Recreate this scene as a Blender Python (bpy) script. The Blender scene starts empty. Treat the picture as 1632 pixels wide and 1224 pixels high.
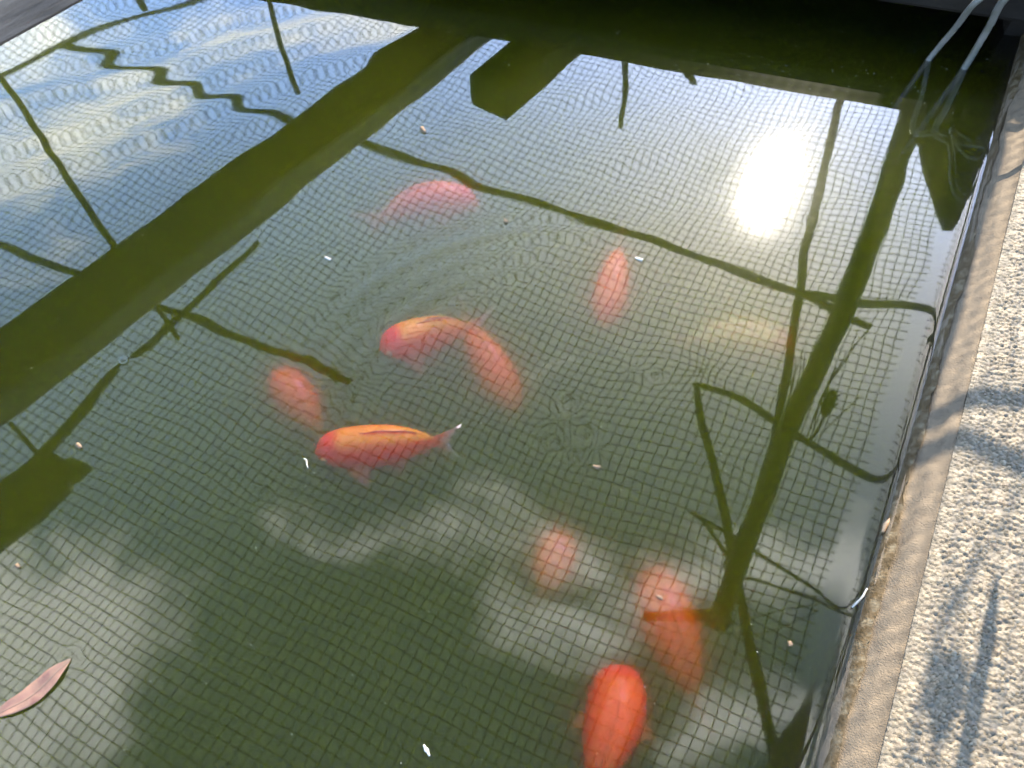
import bpy, bmesh, math, random
import numpy as np
from mathutils import Vector, Matrix

R = math.radians
random.seed(7); rng = np.random.default_rng(11)
scn = bpy.context.scene
col = scn.collection

# ------------------------------------------------------------ camera
CAM_H, FPX, PITCH = 0.60, 1306.0, R(56.4)
cam = bpy.data.cameras.new('camera'); cam_o = bpy.data.objects.new('camera', cam); col.objects.link(cam_o)
cam.sensor_fit = 'HORIZONTAL'; cam.sensor_width = 36.0; cam.lens = 36.0 * FPX / 1632.0
cam.clip_start = 0.01; cam.clip_end = 500
cam_o.location = (0, 0, CAM_H); cam_o.rotation_euler = (R(90) - PITCH, 0, 0)
scn.camera = cam_o

# ------------------------------------------------------------ geometry of sight
def ray(px, py):
    x = px - 816.0; y = -(py - 612.0)
    return (x, FPX * math.cos(PITCH) + y * math.sin(PITCH), FPX * math.sin(PITCH) - y * math.cos(PITCH))
def at(px, py, z=0.0):                 # the point at height z that the camera sees directly
    r = ray(px, py); t = (CAM_H - z) / r[2]
    return Vector((r[0] * t, r[1] * t, z))
def mir(px, py, z):                    # the point at height z that the camera sees mirrored in still water
    r = ray(px, py); t = (CAM_H + z) / r[2]
    return Vector((r[0] * t, r[1] * t, z))
def q_of(px, py):
    r = ray(px, py); return (r[0] / r[2], r[1] / r[2])
def mir_pxlen(px, py, z, w):           # metres covered by w pixels at that mirrored point
    r = ray(px, py); return w * (CAM_H + z) / r[2]
PHI = R(27.0)
ES = Vector((math.cos(PHI), -math.sin(PHI), 0)); EU = Vector((math.sin(PHI), math.cos(PHI), 0))
def su(s, u, z=0.0):
    return ES * s + EU * u + Vector((0, 0, z))
EDGE = 0.143                           # waterline of the coping, metres along ES
NET_Z = 0.67

# ------------------------------------------------------------ sun, sky, exposure
SUN_EL, SUN_HD = R(40.6), R(22.8)
sd = Vector((math.sin(SUN_HD) * math.cos(SUN_EL), math.cos(SUN_HD) * math.cos(SUN_EL), math.sin(SUN_EL)))
sun = bpy.data.lights.new('sun', 'SUN'); sun.energy = 5.0; sun.angle = R(0.55); sun.color = (1.0, 0.90, 0.74)
sun_o = bpy.data.objects.new('sun', sun); col.objects.link(sun_o)
sun_o.rotation_euler = sd.to_track_quat('Z', 'Y').to_euler(); sun_o.location = sd * 20

world = bpy.data.worlds.new('World'); scn.world = world; world.use_nodes = True
nt = world.node_tree; nt.nodes.clear()
N, L = nt.nodes.new, nt.links.new
out = N('ShaderNodeOutputWorld'); bg = N('ShaderNodeBackground'); L(bg.outputs[0], out.inputs[0])
bg.inputs['Strength'].default_value = 0.15
sky = N('ShaderNodeTexSky'); sky.sky_type = 'NISHITA'; sky.sun_disc = False
sky.sun_elevation = SUN_EL; sky.sun_rotation = SUN_HD
sky.air_density = 1.0; sky.dust_density = 0.35; sky.ozone_density = 3.0; sky.altitude = 50
tc = N('ShaderNodeTexCoord'); sep = N('ShaderNodeSeparateXYZ'); L(tc.outputs['Generated'], sep.inputs[0])
def wmath(op, a, b=None, c=None, clamp=False):
    n = N('ShaderNodeMath'); n.operation = op; n.use_clamp = clamp
    for i, v in enumerate((a, b, c)):
        if v is None: continue
        if isinstance(v, (int, float)): n.inputs[i].default_value = v
        else: L(v, n.inputs[i])
    return n.outputs[0]
zz = wmath('MAXIMUM', sep.outputs[2], 0.03)
qx = wmath('DIVIDE', sep.outputs[0], zz); qy = wmath('DIVIDE', sep.outputs[1], zz)
qv = N('ShaderNodeCombineXYZ'); L(qx, qv.inputs[0]); L(qy, qv.inputs[1])
warp = N('ShaderNodeTexNoise'); warp.inputs['Scale'].default_value = 5.0; warp.inputs['Detail'].default_value = 4.0
L(qv.outputs[0], warp.inputs['Vector'])
wsub = N('ShaderNodeVectorMath'); wsub.operation = 'SUBTRACT'; L(warp.outputs['Color'], wsub.inputs[0]); wsub.inputs[1].default_value = (.5, .5, .5)
wscl = N('ShaderNodeVectorMath'); wscl.operation = 'SCALE'; L(wsub.outputs[0], wscl.inputs[0]); wscl.inputs['Scale'].default_value = 0.16
qw = N('ShaderNodeVectorMath'); qw.operation = 'ADD'; L(qv.outputs[0], qw.inputs[0]); L(wscl.outputs[0], qw.inputs[1])
# cloud banks: (picture point whose mirrored ray meets it, second point along its length, half-width in q, weight)
BANKS = [((10, 1000), (135, 1010), .095, 1.35), ((0, 1160), (110, 1130), .07, 1.1), ((30, 890), (180, 900), .05, .75), ((90, 860), (200, 850), .035, .6),
         ((430, 830), (640, 860), .030, .55), ((660, 860), (900, 850), .040, .62), ((760, 800), (950, 870), .030, .55),
         ((820, 985), (930, 1000), .042, .85), ((1010, 930), (1180, 860), .045, .75), ((900, 880), (1010, 930), .05, .7), ((1220, 880), (1400, 880), .055, .85),
         ((1110, 1190), (1260, 1140), .032, .75), ((840, 605), (900, 590), .012, .55),
         ((20, 260), (200, 165), .13, .80), ((60, 330), (260, 230), .06, .5), ((350, 60), (640, 25), .10, .72), ((0, 95), (90, 60), .10, .70), ((60, 420), (110, 390), .05, .4),
         ((1150, 250), (1350, 280), .16, .40)]
acc = None
for (a, b, w, amp) in BANKS:
    A = Vector((*q_of(*a), 0)); B = Vector((*q_of(*b), 0)); d = B - A; ln = max(d.length, 1e-4); dn = d / ln
    rel = N('ShaderNodeVectorMath'); rel.operation = 'SUBTRACT'; L(qw.outputs[0], rel.inputs[0]); rel.inputs[1].default_value = A
    dot = N('ShaderNodeVectorMath'); dot.operation = 'DOT_PRODUCT'; L(rel.outputs[0], dot.inputs[0]); dot.inputs[1].default_value = dn
    t = wmath('MINIMUM', wmath('MAXIMUM', dot.outputs['Value'], 0.0), ln)
    pt = N('ShaderNodeVectorMath'); pt.operation = 'SCALE'; pt.inputs[0].default_value = dn; L(t, pt.inputs['Scale'])
    dist = N('ShaderNodeVectorMath'); dist.operation = 'DISTANCE'; L(rel.outputs[0], dist.inputs[0]); L(pt.outputs[0], dist.inputs[1])
    g = wmath('MULTIPLY', wmath('SUBTRACT', 1.0, wmath('DIVIDE', dist.outputs['Value'], w * 1.9), clamp=True), amp)
    acc = g if acc is None else wmath('MAXIMUM', acc, g)
fb = N('ShaderNodeTexNoise'); fb.inputs['Scale'].default_value = 13.0; fb.inputs['Detail'].default_value = 7.0; fb.inputs['Roughness'].default_value = 0.66
L(qw.outputs[0], fb.inputs['Vector'])
cl = wmath('ADD', acc, wmath('MULTIPLY', wmath('SUBTRACT', fb.outputs['Fac'], 0.5), 1.25))
mr = N('ShaderNodeMapRange'); mr.interpolation_type = 'SMOOTHSTEP'; L(cl, mr.inputs['Value'])
mr.inputs['From Min'].default_value = 0.12; mr.inputs['From Max'].default_value = 0.95
mixc = N('ShaderNodeMix'); mixc.data_type = 'RGBA'; L(mr.outputs[0], mixc.inputs['Factor'])
tint = N('ShaderNodeValToRGB'); L(sep.outputs[2], tint.inputs[0]); cr = tint.color_ramp      # clear blue low down, thin white veil higher up
cr.elements[0].position = .42; cr.elements[0].color = (.72, .76, .88, 1); cr.elements[1].position = .93; cr.elements[1].color = (.52, .47, .29, 1)
for p_, c_ in ((.58, (1.22, 1.24, 1.28, 1)), (.74, (1.5, 1.25, .88, 1))):
    e_ = cr.elements.new(p_); e_.color = c_
tsc = N('ShaderNodeVectorMath'); tsc.operation = 'SCALE'; L(tint.outputs[0], tsc.inputs[0]); tsc.inputs['Scale'].default_value = 1.85
tm = N('ShaderNodeMix'); tm.data_type = 'RGBA'; tm.blend_type = 'MULTIPLY'; tm.inputs['Factor'].default_value = 1.0
L(sky.outputs[0], tm.inputs['A']); L(tsc.outputs[0], tm.inputs['B']); L(tm.outputs['Result'], mixc.inputs['A']); mixc.inputs['B'].default_value = (11.0, 11.2, 11.0, 1)
L(mixc.outputs['Result'], bg.inputs['Color'])

vs = scn.view_settings
vs.view_transform = 'Standard'; vs.look = 'None'; vs.gamma = 1.0; vs.use_curve_mapping = False; vs.exposure = 2.1
cy = scn.cycles
cy.use_denoising = True
try: cy.denoiser = 'OPENIMAGEDENOISE'; cy.denoising_input_passes = 'RGB'; cy.denoising_prefilter = 'ACCURATE'
except Exception: pass
cy.max_bounces = 12; cy.transparent_max_bounces = 16; cy.volume_bounces = 7; cy.diffuse_bounces = 3; cy.glossy_bounces = 3
cy.sample_clamp_indirect = 2.5; cy.sample_clamp_direct = 0.0
cy.use_adaptive_sampling = False
cy.caustics_reflective = False

# ------------------------------------------------------------ helpers
def material(name, base=(.5, .5, .5), rough=.6, noise=None, bump=None, metallic=0.0, spec=.5, coords='Object', stretch=(1, 1, 1), third=None):
    """Principled surface; noise=(colour2, scale, detail) blends a second colour in patches; bump=(scale, strength, distance)."""
    m = bpy.data.materials.new(name); m.use_nodes = True
    t = m.node_tree; b = t.nodes['Principled BSDF']
    b.inputs['Base Color'].default_value = (*base, 1); b.inputs['Roughness'].default_value = rough
    b.inputs['Metallic'].default_value = metallic; b.inputs['Specular IOR Level'].default_value = spec
    co = t.nodes.new('ShaderNodeTexCoord'); mp = t.nodes.new('ShaderNodeMapping'); mp.inputs['Scale'].default_value = stretch
    t.links.new(co.outputs[coords], mp.inputs[0])
    if noise:
        n = t.nodes.new('ShaderNodeTexNoise'); n.inputs['Scale'].default_value = noise[1]; n.inputs['Detail'].default_value = noise[2]; n.inputs['Roughness'].default_value = .65
        t.links.new(mp.outputs[0], n.inputs['Vector'])
        r = t.nodes.new('ShaderNodeValToRGB'); r.color_ramp.elements[0].position = .36; r.color_ramp.elements[1].position = .66
        r.color_ramp.elements[0].color = (*base, 1); r.color_ramp.elements[1].color = (*noise[0], 1)
        if third:
            e = r.color_ramp.elements.new(.5); e.color = (*third, 1)
        t.links.new(n.outputs['Fac'], r.inputs[0]); t.links.new(r.outputs[0], b.inputs['Base Color'])
    if bump:
        n2 = t.nodes.new('ShaderNodeTexNoise'); n2.inputs['Scale'].default_value = bump[0]; n2.inputs['Detail'].default_value = 6
        t.links.new(mp.outputs[0], n2.inputs['Vector'])
        bp = t.nodes.new('ShaderNodeBump'); bp.inputs['Strength'].default_value = bump[1]; bp.inputs['Distance'].default_value = bump[2]
        t.links.new(n2.outputs['Fac'], bp.inputs['Height']); t.links.new(bp.outputs[0], b.inputs['Normal'])
    return m

def link(name, verts, faces, mat, parent=None, smooth=False, origin=None):
    me = bpy.data.meshes.new(name)
    if origin is None and parent is None: origin = Vector((0, 0, 0))
    if parent is not None and origin is None: origin = Vector(parent.get('_o', (0, 0, 0)))
    V = np.asarray(verts, dtype=float) - np.array(origin)
    me.from_pydata(V.tolist(), [], [tuple(int(i) for i in f) for f in faces]); me.update()
    if smooth:
        me.polygons.foreach_set('use_smooth', [True] * len(me.polygons))
    if mat is not None: me.materials.append(mat)
    o = bpy.data.objects.new(name, me); col.objects.link(o)
    if parent is None: o.location = origin
    else: o.parent = parent
    return o
def tag(o, label=None, cat=None, group=None, kind=None):
    if label: o['label'] = label
    if cat: o['category'] = cat
    if group: o['group'] = group
    if kind: o['kind'] = kind
    return o
def empty(name, loc, label, cat, group=None):
    o = bpy.data.objects.new(name, None); col.objects.link(o); o.location = loc; o.empty_display_size = .02
    o['_o'] = tuple(loc)
    return tag(o, label, cat, group)

def catmull(P, n):
    P = [Vector(p) for p in P]
    if len(P) == 2:
        return [P[0].lerp(P[1], i / (n - 1)) for i in range(n)]
    Q = [P[0] * 2 - P[1]] + P + [P[-1] * 2 - P[-2]]
    res = []
    m = len(P) - 1
    for i in range(n):
        x = i / (n - 1) * m; k = min(int(x), m - 1); t = x - k
        a, b, c, d = Q[k:k + 4]
        res.append(0.5 * ((2 * b) + (c - a) * t + (2 * a - 5 * b + 4 * c - d) * t * t + (3 * b - a - 3 * c + d) * t ** 3))
    return res

def tube(P, rad, n=24, sides=10, rough=0.0, cap=True, seed=0):
    """A tapering round rod along control points P; rad is a list of radii along it. Returns verts, faces."""
    pts = catmull(P, n); rr = np.interp(np.linspace(0, 1, n), np.linspace(0, 1, len(rad)), rad)
    rg = np.random.default_rng(seed + 1)
    V, Fc = [], []
    up = Vector((0, 0, 1))
    ph = rg.uniform(0, 6.28, 6)
    for i, p in enumerate(pts):
        t = (pts[min(i + 1, n - 1)] - pts[max(i - 1, 0)]).normalized()
        a = t.cross(up)
        if a.length < 1e-3: a = t.cross(Vector((1, 0, 0)))
        a.normalize(); b = a.cross(t).normalized()
        for k in range(sides):
            th = 2 * math.pi * k / sides
            r = rr[i] * (1 + rough * (math.sin(3 * th + ph[0] + i * .7) * .5 + math.sin(i * 1.3 + ph[1] + 2 * th) * .6 + rg.normal() * .35))
            V.append(p + a * (math.cos(th) * r) + b * (math.sin(th) * r))
    for i in range(n - 1):
        for k in range(sides):
            k2 = (k + 1) % sides
            Fc.append((i * sides + k, i * sides + k2, (i + 1) * sides + k2, (i + 1) * sides + k))
    if cap:
        Fc.append(tuple(range(sides))[::-1]); Fc.append(tuple((n - 1) * sides + k for k in range(sides)))
    return V, Fc

def prism(top, bottom):
    n = len(top)
    V = list(top) + list(bottom)
    Fc = [tuple(range(n)), tuple(range(2 * n - 1, n - 1, -1))]
    for i in range(n):
        j = (i + 1) % n
        Fc.append((i, n + i, n + j, j))
    return V, Fc

def beam(p0, p1, across, thick, segs=40, rough=.0012, seed=3):
    """A sawn timber from p0 to p1 (centre of its underside), 'across' = half-width vector, thick up; rounded, slightly uneven edges."""
    rg = np.random.default_rng(seed); p0 = Vector(p0); p1 = Vector(p1); h = Vector((0, 0, thick)); c = .0035 / across.length
    prof = [(-1, .12), (-1, .88), (-1 + c, 1), (1 - c, 1), (1, .88), (1, .12), (1 - c, 0), (-1 + c, 0)]
    n = len(prof); V, Fc = [], []
    w = rg.normal(0, 1, (segs, n)).cumsum(0); w -= w.mean(0); w /= max(1, np.abs(w).max())
    for i in range(segs):
        p = p0.lerp(p1, i / (segs - 1))
        for k, (x, z) in enumerate(prof):
            V.append(p + across * (x + w[i, k] * rough / across.length) + h * (z + w[i, (k + 3) % n] * rough / thick))
    for i in range(segs - 1):
        for k in range(n):
            k2 = (k + 1) % n
            Fc.append((i * n + k, (i + 1) * n + k, (i + 1) * n + k2, i * n + k2))
    Fc.append(tuple(range(n))); Fc.append(tuple((segs - 1) * n + k for k in range(n))[::-1])
    return V, Fc

# ------------------------------------------------------------ materials
M = {}
M['old_wood'] = material('weathered_timber', (.22, .155, .11), .85, noise=((.06, .042, .03), 60, 8), bump=(90, .9, .004), stretch=(.12, 1, 1), third=(.16, .112, .08))
M['dark_wood'] = material('dark_stained_timber', (.012, .010, .008), .9, spec=.08, noise=((.022, .017, .012), 25, 6), bump=(80, .5, .003), stretch=(.3, 1, 1))
M['pole'] = material('weathered_pole', (.085, .07, .05), .75, noise=((.03, .026, .02), 45, 5), bump=(120, .5, .002))
M['pale_end'] = material('bleached_wood', (.42, .38, .33), .7, noise=((.25, .22, .19), 150, 4))
M['twig'] = material('dry_twig', (.07, .055, .035), .8, noise=((.03, .024, .018), 60, 4))
M['net'] = material('black_net_cord', (.012, .012, .012), .55)
M['hose'] = material('pale_grey_hose', (.13, .115, .095), .5, noise=((.07, .07, .045), 30, 4))
M['mud'] = material('pond_mud', (.03, .035, .015), .9, noise=((.05, .05, .02), 8, 5))
M['soil'] = material('garden_soil', (.12, .095, .07), .95, noise=((.06, .075, .03), 4, 6), bump=(30, .6, .02))

# ------------------------------------------------------------ pond: water surface
def dist_line(X, Y, a, b):
    A = at(*a); B = at(*b); d = (B - A).normalized()
    rx, ry = X - A.x, Y - A.y
    return rx * -d.y + ry * d.x, (rx * d.x + ry * d.y) / (B - A).length
WAVES = []
wr = np.random.default_rng(5)
for lam, slope, n in ((.34, .0018, 4), (.19, .0019, 5), (.11, .0022, 5), (.06, .0017, 4)):
    for _ in range(n):
        th = R(wr.uniform(20, 160)); k = 2 * math.pi / (lam * wr.uniform(.8, 1.25))
        WAVES.append((k * math.cos(th), k * math.sin(th), slope * wr.uniform(.5, 1.1) / k / math.sqrt(n) * 1.4, wr.uniform(0, 6.28)))
DIMPLES = [((113, 1046), -.00030, .0050), ((197, 575), .0005, .0032), 
           ((905, 640), -.0003, .006), ((885, 668), .0003, .007), ((930, 690), -.0004, .006), ((880, 705), -.0003, .006), ((950, 715), .00025, .006), ((915, 725), -.0003, .005), ((905, 665), .0003, .005),
           ((1045, 600), -.0002, .005), ((1010, 590), .0002, .006), ((805, 353), -.00008, .004), ((676, 207), -.00008, .004), ((490, 737), -.00008, .004), ((680, 1195), -.0001, .004),
            ((372, 845), -.0001, .005), ((1290, 350), -.0001, .006), ((420, 785), -.00012, .005)]
RINGS = [((890, 690), (640, 425), .030, .00013, .022, 1.0), ((890, 690), (625, 520), .026, .00012, .022, 1.0)]
def water_h(X, Y):
    s = X * ES.x + Y * ES.y
    H = np.zeros_like(X)
    for kx, ky, a, p in WAVES: H += a * np.sin(kx * X + ky * Y + p)
    H *= np.clip((EDGE - s) / .03, 0, 1)
    # wave trains that run in from the far left
    for (a, b, lam, amp, wid, t0, t1) in (((60, 255), (620, 62), .058, .000065, .055, -.6, 1.3), ((150, 120), (540, 18), .064, .00007, .050, -.5, 1.4)):
        d, t = dist_line(X, Y, a, b)
        env = 1 / (1 + np.exp(-(t - t0) * 9)) / (1 + np.exp((t - t1) * 7))
        bend = .006 * np.sin(t * 7.0)
        H += amp * env * np.cos(2 * math.pi * (d + bend) / lam) * np.exp(-((d + bend) / wid) ** 2)
    for (c, e, lam, amp, wid, pw) in RINGS:
        Cc = at(*c); E = at(*e); r0 = (E - Cc).length; th0 = math.atan2(E.y - Cc.y, E.x - Cc.x)
        dx, dy = X - Cc.x, Y - Cc.y; r = np.hypot(dx, dy); th = np.arctan2(dy, dx)
        da = (th - th0 + math.pi) % (2 * math.pi) - math.pi
        H += amp * np.cos(2 * math.pi * (r - r0) / lam) * np.exp(-((r - r0) / wid) ** 2) * np.exp(-(da / .58) ** 2)
    for (c, a, l) in DIMPLES:
        P = at(*c); r = np.hypot(X - P.x, Y - P.y)
        H += .40 * a * np.exp(-(r / (1.25 * l)) ** 1.6)
    H += .0022 * np.exp(-np.clip(EDGE - s, 0, None) / .0042)     # the water climbs the wall a little
    return H
FAR = 1.34
def axis(parts):
    r = []
    for a, b, st in parts: r += list(np.arange(a, b, st))
    return np.array(r + [parts[-1][1]])
S_ax = axis([(-2.6, -1.05, .02), (-1.05, EDGE - .03, .0033), (EDGE - .03, EDGE + .004, .0011)])
U_ax = axis([(-.9, -.1, .02), (-.1, .5, .0033), (.5, 1.22, .0036), (1.22, 2.1, .02)])
SS, UU = np.meshgrid(S_ax, U_ax)
X = SS * ES.x + UU * EU.x; Y = SS * ES.y + UU * EU.y
Z = water_h(X, Y); e = 1e-4
GX = (water_h(X + e, Y) - water_h(X - e, Y)) / (2 * e); GY = (water_h(X, Y + e) - water_h(X, Y - e)) / (2 * e)
def grid_mesh(name, X, Y, Z, mat, normals=None):
    nu, ns = X.shape
    me = bpy.data.meshes.new(name)
    me.vertices.add(nu * ns); me.vertices.foreach_set('co', np.stack([X, Y, Z], -1).astype(np.float32).ravel())
    i = np.arange(nu * ns).reshape(nu, ns)
    q = np.stack([i[:-1, :-1], i[:-1, 1:], i[1:, 1:], i[1:, :-1]], -1).reshape(-1, 4)
    me.loops.add(q.size); me.loops.foreach_set('vertex_index', q.ravel().astype(np.int32))
    me.polygons.add(len(q)); me.polygons.foreach_set('loop_start', np.arange(0, q.size, 4, dtype=np.int32))
    me.update(calc_edges=True); me.validate()
    me.polygons.foreach_set('use_smooth', np.ones(len(q), dtype=bool))
    if normals is not None: me.normals_split_custom_set_from_vertices(normals.reshape(-1, 3).tolist())
    me.materials.append(mat)
    o = bpy.data.objects.new(name, me); col.objects.link(o)
    return o
m = bpy.data.materials.new('pond_water'); m.use_nodes = True; t = m.node_tree; t.nodes.clear()
o_ = t.nodes.new('ShaderNodeOutputMaterial'); fr = t.nodes.new('ShaderNodeFresnel'); fr.inputs['IOR'].default_value = 1.333
def mth(op, a, b=None):
    n = t.nodes.new('ShaderNodeMath'); n.operation = op
    for i, v in enumerate((a, b)):
        if v is None: continue
        if isinstance(v, (int, float)): n.inputs[i].default_value = v
        else: t.links.new(v, n.inputs[i])
    return n.outputs[0]
def glossy(colval, rough):
    g = t.nodes.new('ShaderNodeBsdfGlossy'); g.distribution = 'GGX'; g.inputs['Roughness'].default_value = rough
    t.links.new(colval, g.inputs['Color']); return g.outputs[0]
def addsh(a, b):
    n = t.nodes.new('ShaderNodeAddShader'); t.links.new(a, n.inputs[0]); t.links.new(b, n.inputs[1]); return n.outputs[0]
F0 = fr.outputs[0]
F_ = mth("MINIMUM", mth("MULTIPLY", F0, mth("ADD", mth("MULTIPLY", F0, 22.0), 1.5)), 0.9)
tr = t.nodes.new('ShaderNodeBsdfTransparent'); t.links.new(mth('SUBTRACT', 1.0, F_), tr.inputs['Color'])
BOOST = 0.0
sh = addsh(tr.outputs[0], glossy(mth('ADD', mth('MULTIPLY', F_, .965), BOOST), .03))
if BOOST: sh = addsh(sh, glossy(mth('ADD', 0.0, -BOOST), .03))
sh = addsh(sh, glossy(mth('MULTIPLY', F_, .026), .085))
sh = addsh(sh, glossy(mth('MULTIPLY', F_, .0022), .28))
t.links.new(sh, o_.inputs['Surface'])
water = grid_mesh('pond_water', X, Y, Z, m, np.stack([-GX, -GY, np.ones_like(GX)], -1))
tag(water, kind='structure')

# murky green body of water
m = bpy.data.materials.new('green_murk'); m.use_nodes = True; t = m.node_tree; t.nodes.clear()
o_ = t.nodes.new('ShaderNodeOutputMaterial')
def vol(kind, color, dens, g=None):
    n = t.nodes.new('ShaderNodeVolumeScatter' if kind == 's' else 'ShaderNodeVolumeAbsorption')
    n.inputs['Color'].default_value = (*color, 1); n.inputs['Density'].default_value = dens
    if g is not None: n.inputs['Anisotropy'].default_value = g
    return n.outputs[0]
def vadd(a, b):
    n = t.nodes.new('ShaderNodeAddShader'); t.links.new(a, n.inputs[0]); t.links.new(b, n.inputs[1]); return n.outputs[0]
TURB, FOG, ALB = 2.3, 27.0, (.61, .86, .002)
v_ = vadd(vadd(vol('s', ALB, TURB, .35), vol('a', ALB, TURB)), vol('s', (1, 1, .08), FOG, .945))
t.links.new(v_, o_.inputs['Volume'])
def sbox(name, s0, s1, u0, u1, z0, z1, mat, parent=None):
    V = [su(a, b, c) for c in (z0, z1) for (a, b) in ((s0, u0), (s1, u0), (s1, u1), (s0, u1))]
    return link(name, V, [(0, 3, 2, 1), (4, 5, 6, 7), (0, 1, 5, 4), (1, 2, 6, 5), (2, 3, 7, 6), (3, 0, 4, 7)], mat, parent)
murk = sbox('pond_murk', -2.5, EDGE + .002, -.85, 2.0, -.60, -.0012, m)
tag(murk, kind='stuff')
V = [su(-2.7, -1, -.62), su(.3, -1, -.62), su(.3, 2.2, -.62), su(-2.7, 2.2, -.62)]
tag(link('pond_floor', V, [(0, 1, 2, 3)], M['mud']), kind='structure')

# ------------------------------------------------------------ ground around the pond
G0 = .02
def quad(a, b, c, d): return [su(a, b, G0), su(c, b, G0), su(c, d, G0), su(a, d, G0)]
V, Fc = [], []
for r_ in ((-300, -300, -2.58, 300), (1.1, -300, 300, 300), (-2.58, -300, 1.1, -.88), (-2.58, 2.05, 1.1, 300)):
    n0 = len(V); V += quad(*r_); Fc.append(tuple(range(n0, n0 + 4)))
tag(link('ground', V, Fc, M['soil']), kind='structure')
# banks below ground level
bk = empty('pond_bank', su(-2.58, .5, 0), 'low earth bank round the hidden sides of the pond', 'bank')
sbox('bank', -2.60, -2.58, -.9, 2.07, -.62, G0 - .002, M['soil'], bk)
sbox('bank', -2.58, .14, -.90, -.88, -.62, G0 - .002, M['soil'], bk)
sbox('bank', -2.58, .14, 2.05, 2.07, -.62, G0 - .002, M['soil'], bk)

# ------------------------------------------------------------ coping of exposed aggregate
TOP = .030
cp = empty('pond_coping', su(.3, .6, 0), 'concrete pond edge topped with rough exposed pebbles, sunlit', 'pond edge')
def stones(name, s0, s1, u0, u1, st, cell, mat, parent):
    s = np.arange(s0, s1 + st, st); u = np.arange(u0, u1 + st, st)
    S2, U2 = np.meshgrid(s, u); nu, ns = S2.shape
    gw, gh = int((s1 - s0) / cell) + 6, int((u1 - u0) / cell) + 6
    rg = np.random.default_rng(3)
    jx = rg.uniform(0, 1, (gh, gw)); jy = rg.uniform(0, 1, (gh, gw)); hh = rg.uniform(.35, 1.0, (gh, gw)); rr = rg.uniform(.6, 1.05, (gh, gw))
    pal = np.array([(.50, .46, .40), (.62, .58, .52), (.36, .31, .25), (.44, .38, .29), (.25, .225, .20), (.72, .70, .66), (.40, .37, .34), (.32, .24, .17)])
    ci = np.array((.285, .235, .160)) * pal[rg.choice(len(pal), (gh, gw), p=[.24, .16, .14, .14, .08, .08, .12, .04])] * rg.uniform(.85, 1.1, (gh, gw, 1)); ci = ci * .60 + .40 * np.array((.115, .092, .060))
    a = (S2 - s0) / cell + 2; b = (U2 - u0) / cell + 2
    wx = .18 * np.sin(b * 2.1 + a) ; a = a + wx
    ia = a.astype(int); ib = b.astype(int)
    best = np.full(a.shape, 9.); sec = np.full(a.shape, 9.); hgt = np.zeros(a.shape); cc = np.zeros(a.shape + (3,))
    for dj in (-1, 0, 1):
        for di in (-1, 0, 1):
            ja, jb = np.clip(ia + di, 0, gw - 1), np.clip(ib + dj, 0, gh - 1)
            d = np.hypot((ja + jx[jb, ja] - a), (jb + jy[jb, ja] - b)) / rr[jb, ja]
            nb = d < best
            sec = np.where(nb, best, np.minimum(sec, d))
            hgt = np.where(nb, hh[jb, ja], hgt); cc = np.where(nb[..., None], ci[jb, ja], cc); best = np.minimum(best, d)
    dome = np.sqrt(np.clip(1 - (best / .78) ** 2, 0, 1)); gap = np.clip((sec - best) / .22, 0, 1)
    Zc = TOP - .0012 + .0023 * hgt * dome * gap + rg.normal(0, .00012, a.shape)
    ed = np.clip((S2 - s0) / .010, 0, 1); Zc = Zc * ed + (TOP - .0034) * (1 - ed) + (1 - ed) * .0016 * rg.random(a.shape) * gap
    mort = np.array((.12, .096, .064)); k = np.clip(gap * dome * 2.2, 0, 1)[..., None]
    cc = cc * k + mort * (1 - k)
    P = S2[..., None] * np.array(ES) + U2[..., None] * np.array(EU)
    og = np.array(parent['_o'])
    o = grid_mesh(name, P[..., 0] - og[0], P[..., 1] - og[1], Zc - og[2], mat)
    at_ = o.data.color_attributes.new('stone', 'FLOAT_COLOR', 'POINT')
    at_.data.foreach_set('color', np.concatenate([cc, np.ones(cc.shape[:2] + (1,))], -1).astype(np.float32).ravel())
    o.parent = parent
    return o
m = bpy.data.materials.new('exposed_pebbles'); m.use_nodes = True; t = m.node_tree; b = t.nodes['Principled BSDF']
va = t.nodes.new('ShaderNodeVertexColor'); va.layer_name = 'stone'
ns_ = t.nodes.new('ShaderNodeTexNoise'); ns_.inputs['Scale'].default_value = 900; ns_.inputs['Detail'].default_value = 3
co_ = t.nodes.new('ShaderNodeTexCoord'); t.links.new(co_.outputs['Object'], ns_.inputs['Vector'])
mx = t.nodes.new('ShaderNodeMix'); mx.data_type = 'RGBA'; mx.blend_type = 'OVERLAY'; mx.inputs['Factor'].default_value = .55
t.links.new(va.outputs[0], mx.inputs['A']); t.links.new(ns_.outputs['Fac'], mx.inputs['B']); t.links.new(mx.outputs['Result'], b.inputs['Base Color'])
b.inputs['Roughness'].default_value = .62
bp = t.nodes.new('ShaderNodeBump'); bp.inputs['Strength'].default_value = .4; bp.inputs['Distance'].default_value = .001
t.links.new(ns_.outputs['Fac'], bp.inputs['Height']); t.links.new(bp.outputs[0], b.inputs['Normal'])
stones('pebble_top', .1695, .36, -.02, 1.30, .0009, .0035, m, cp)
stones('pebble_top', .3601, 1.12, -1.0, 1.9, .009, .012, m, cp)
stones('pebble_top', .1695, .36, -1.0, -.0205, .004, .008, m, cp)
stones('pebble_top', .1695, .36, 1.3005, 1.9, .004, .008, m, cp)
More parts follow.
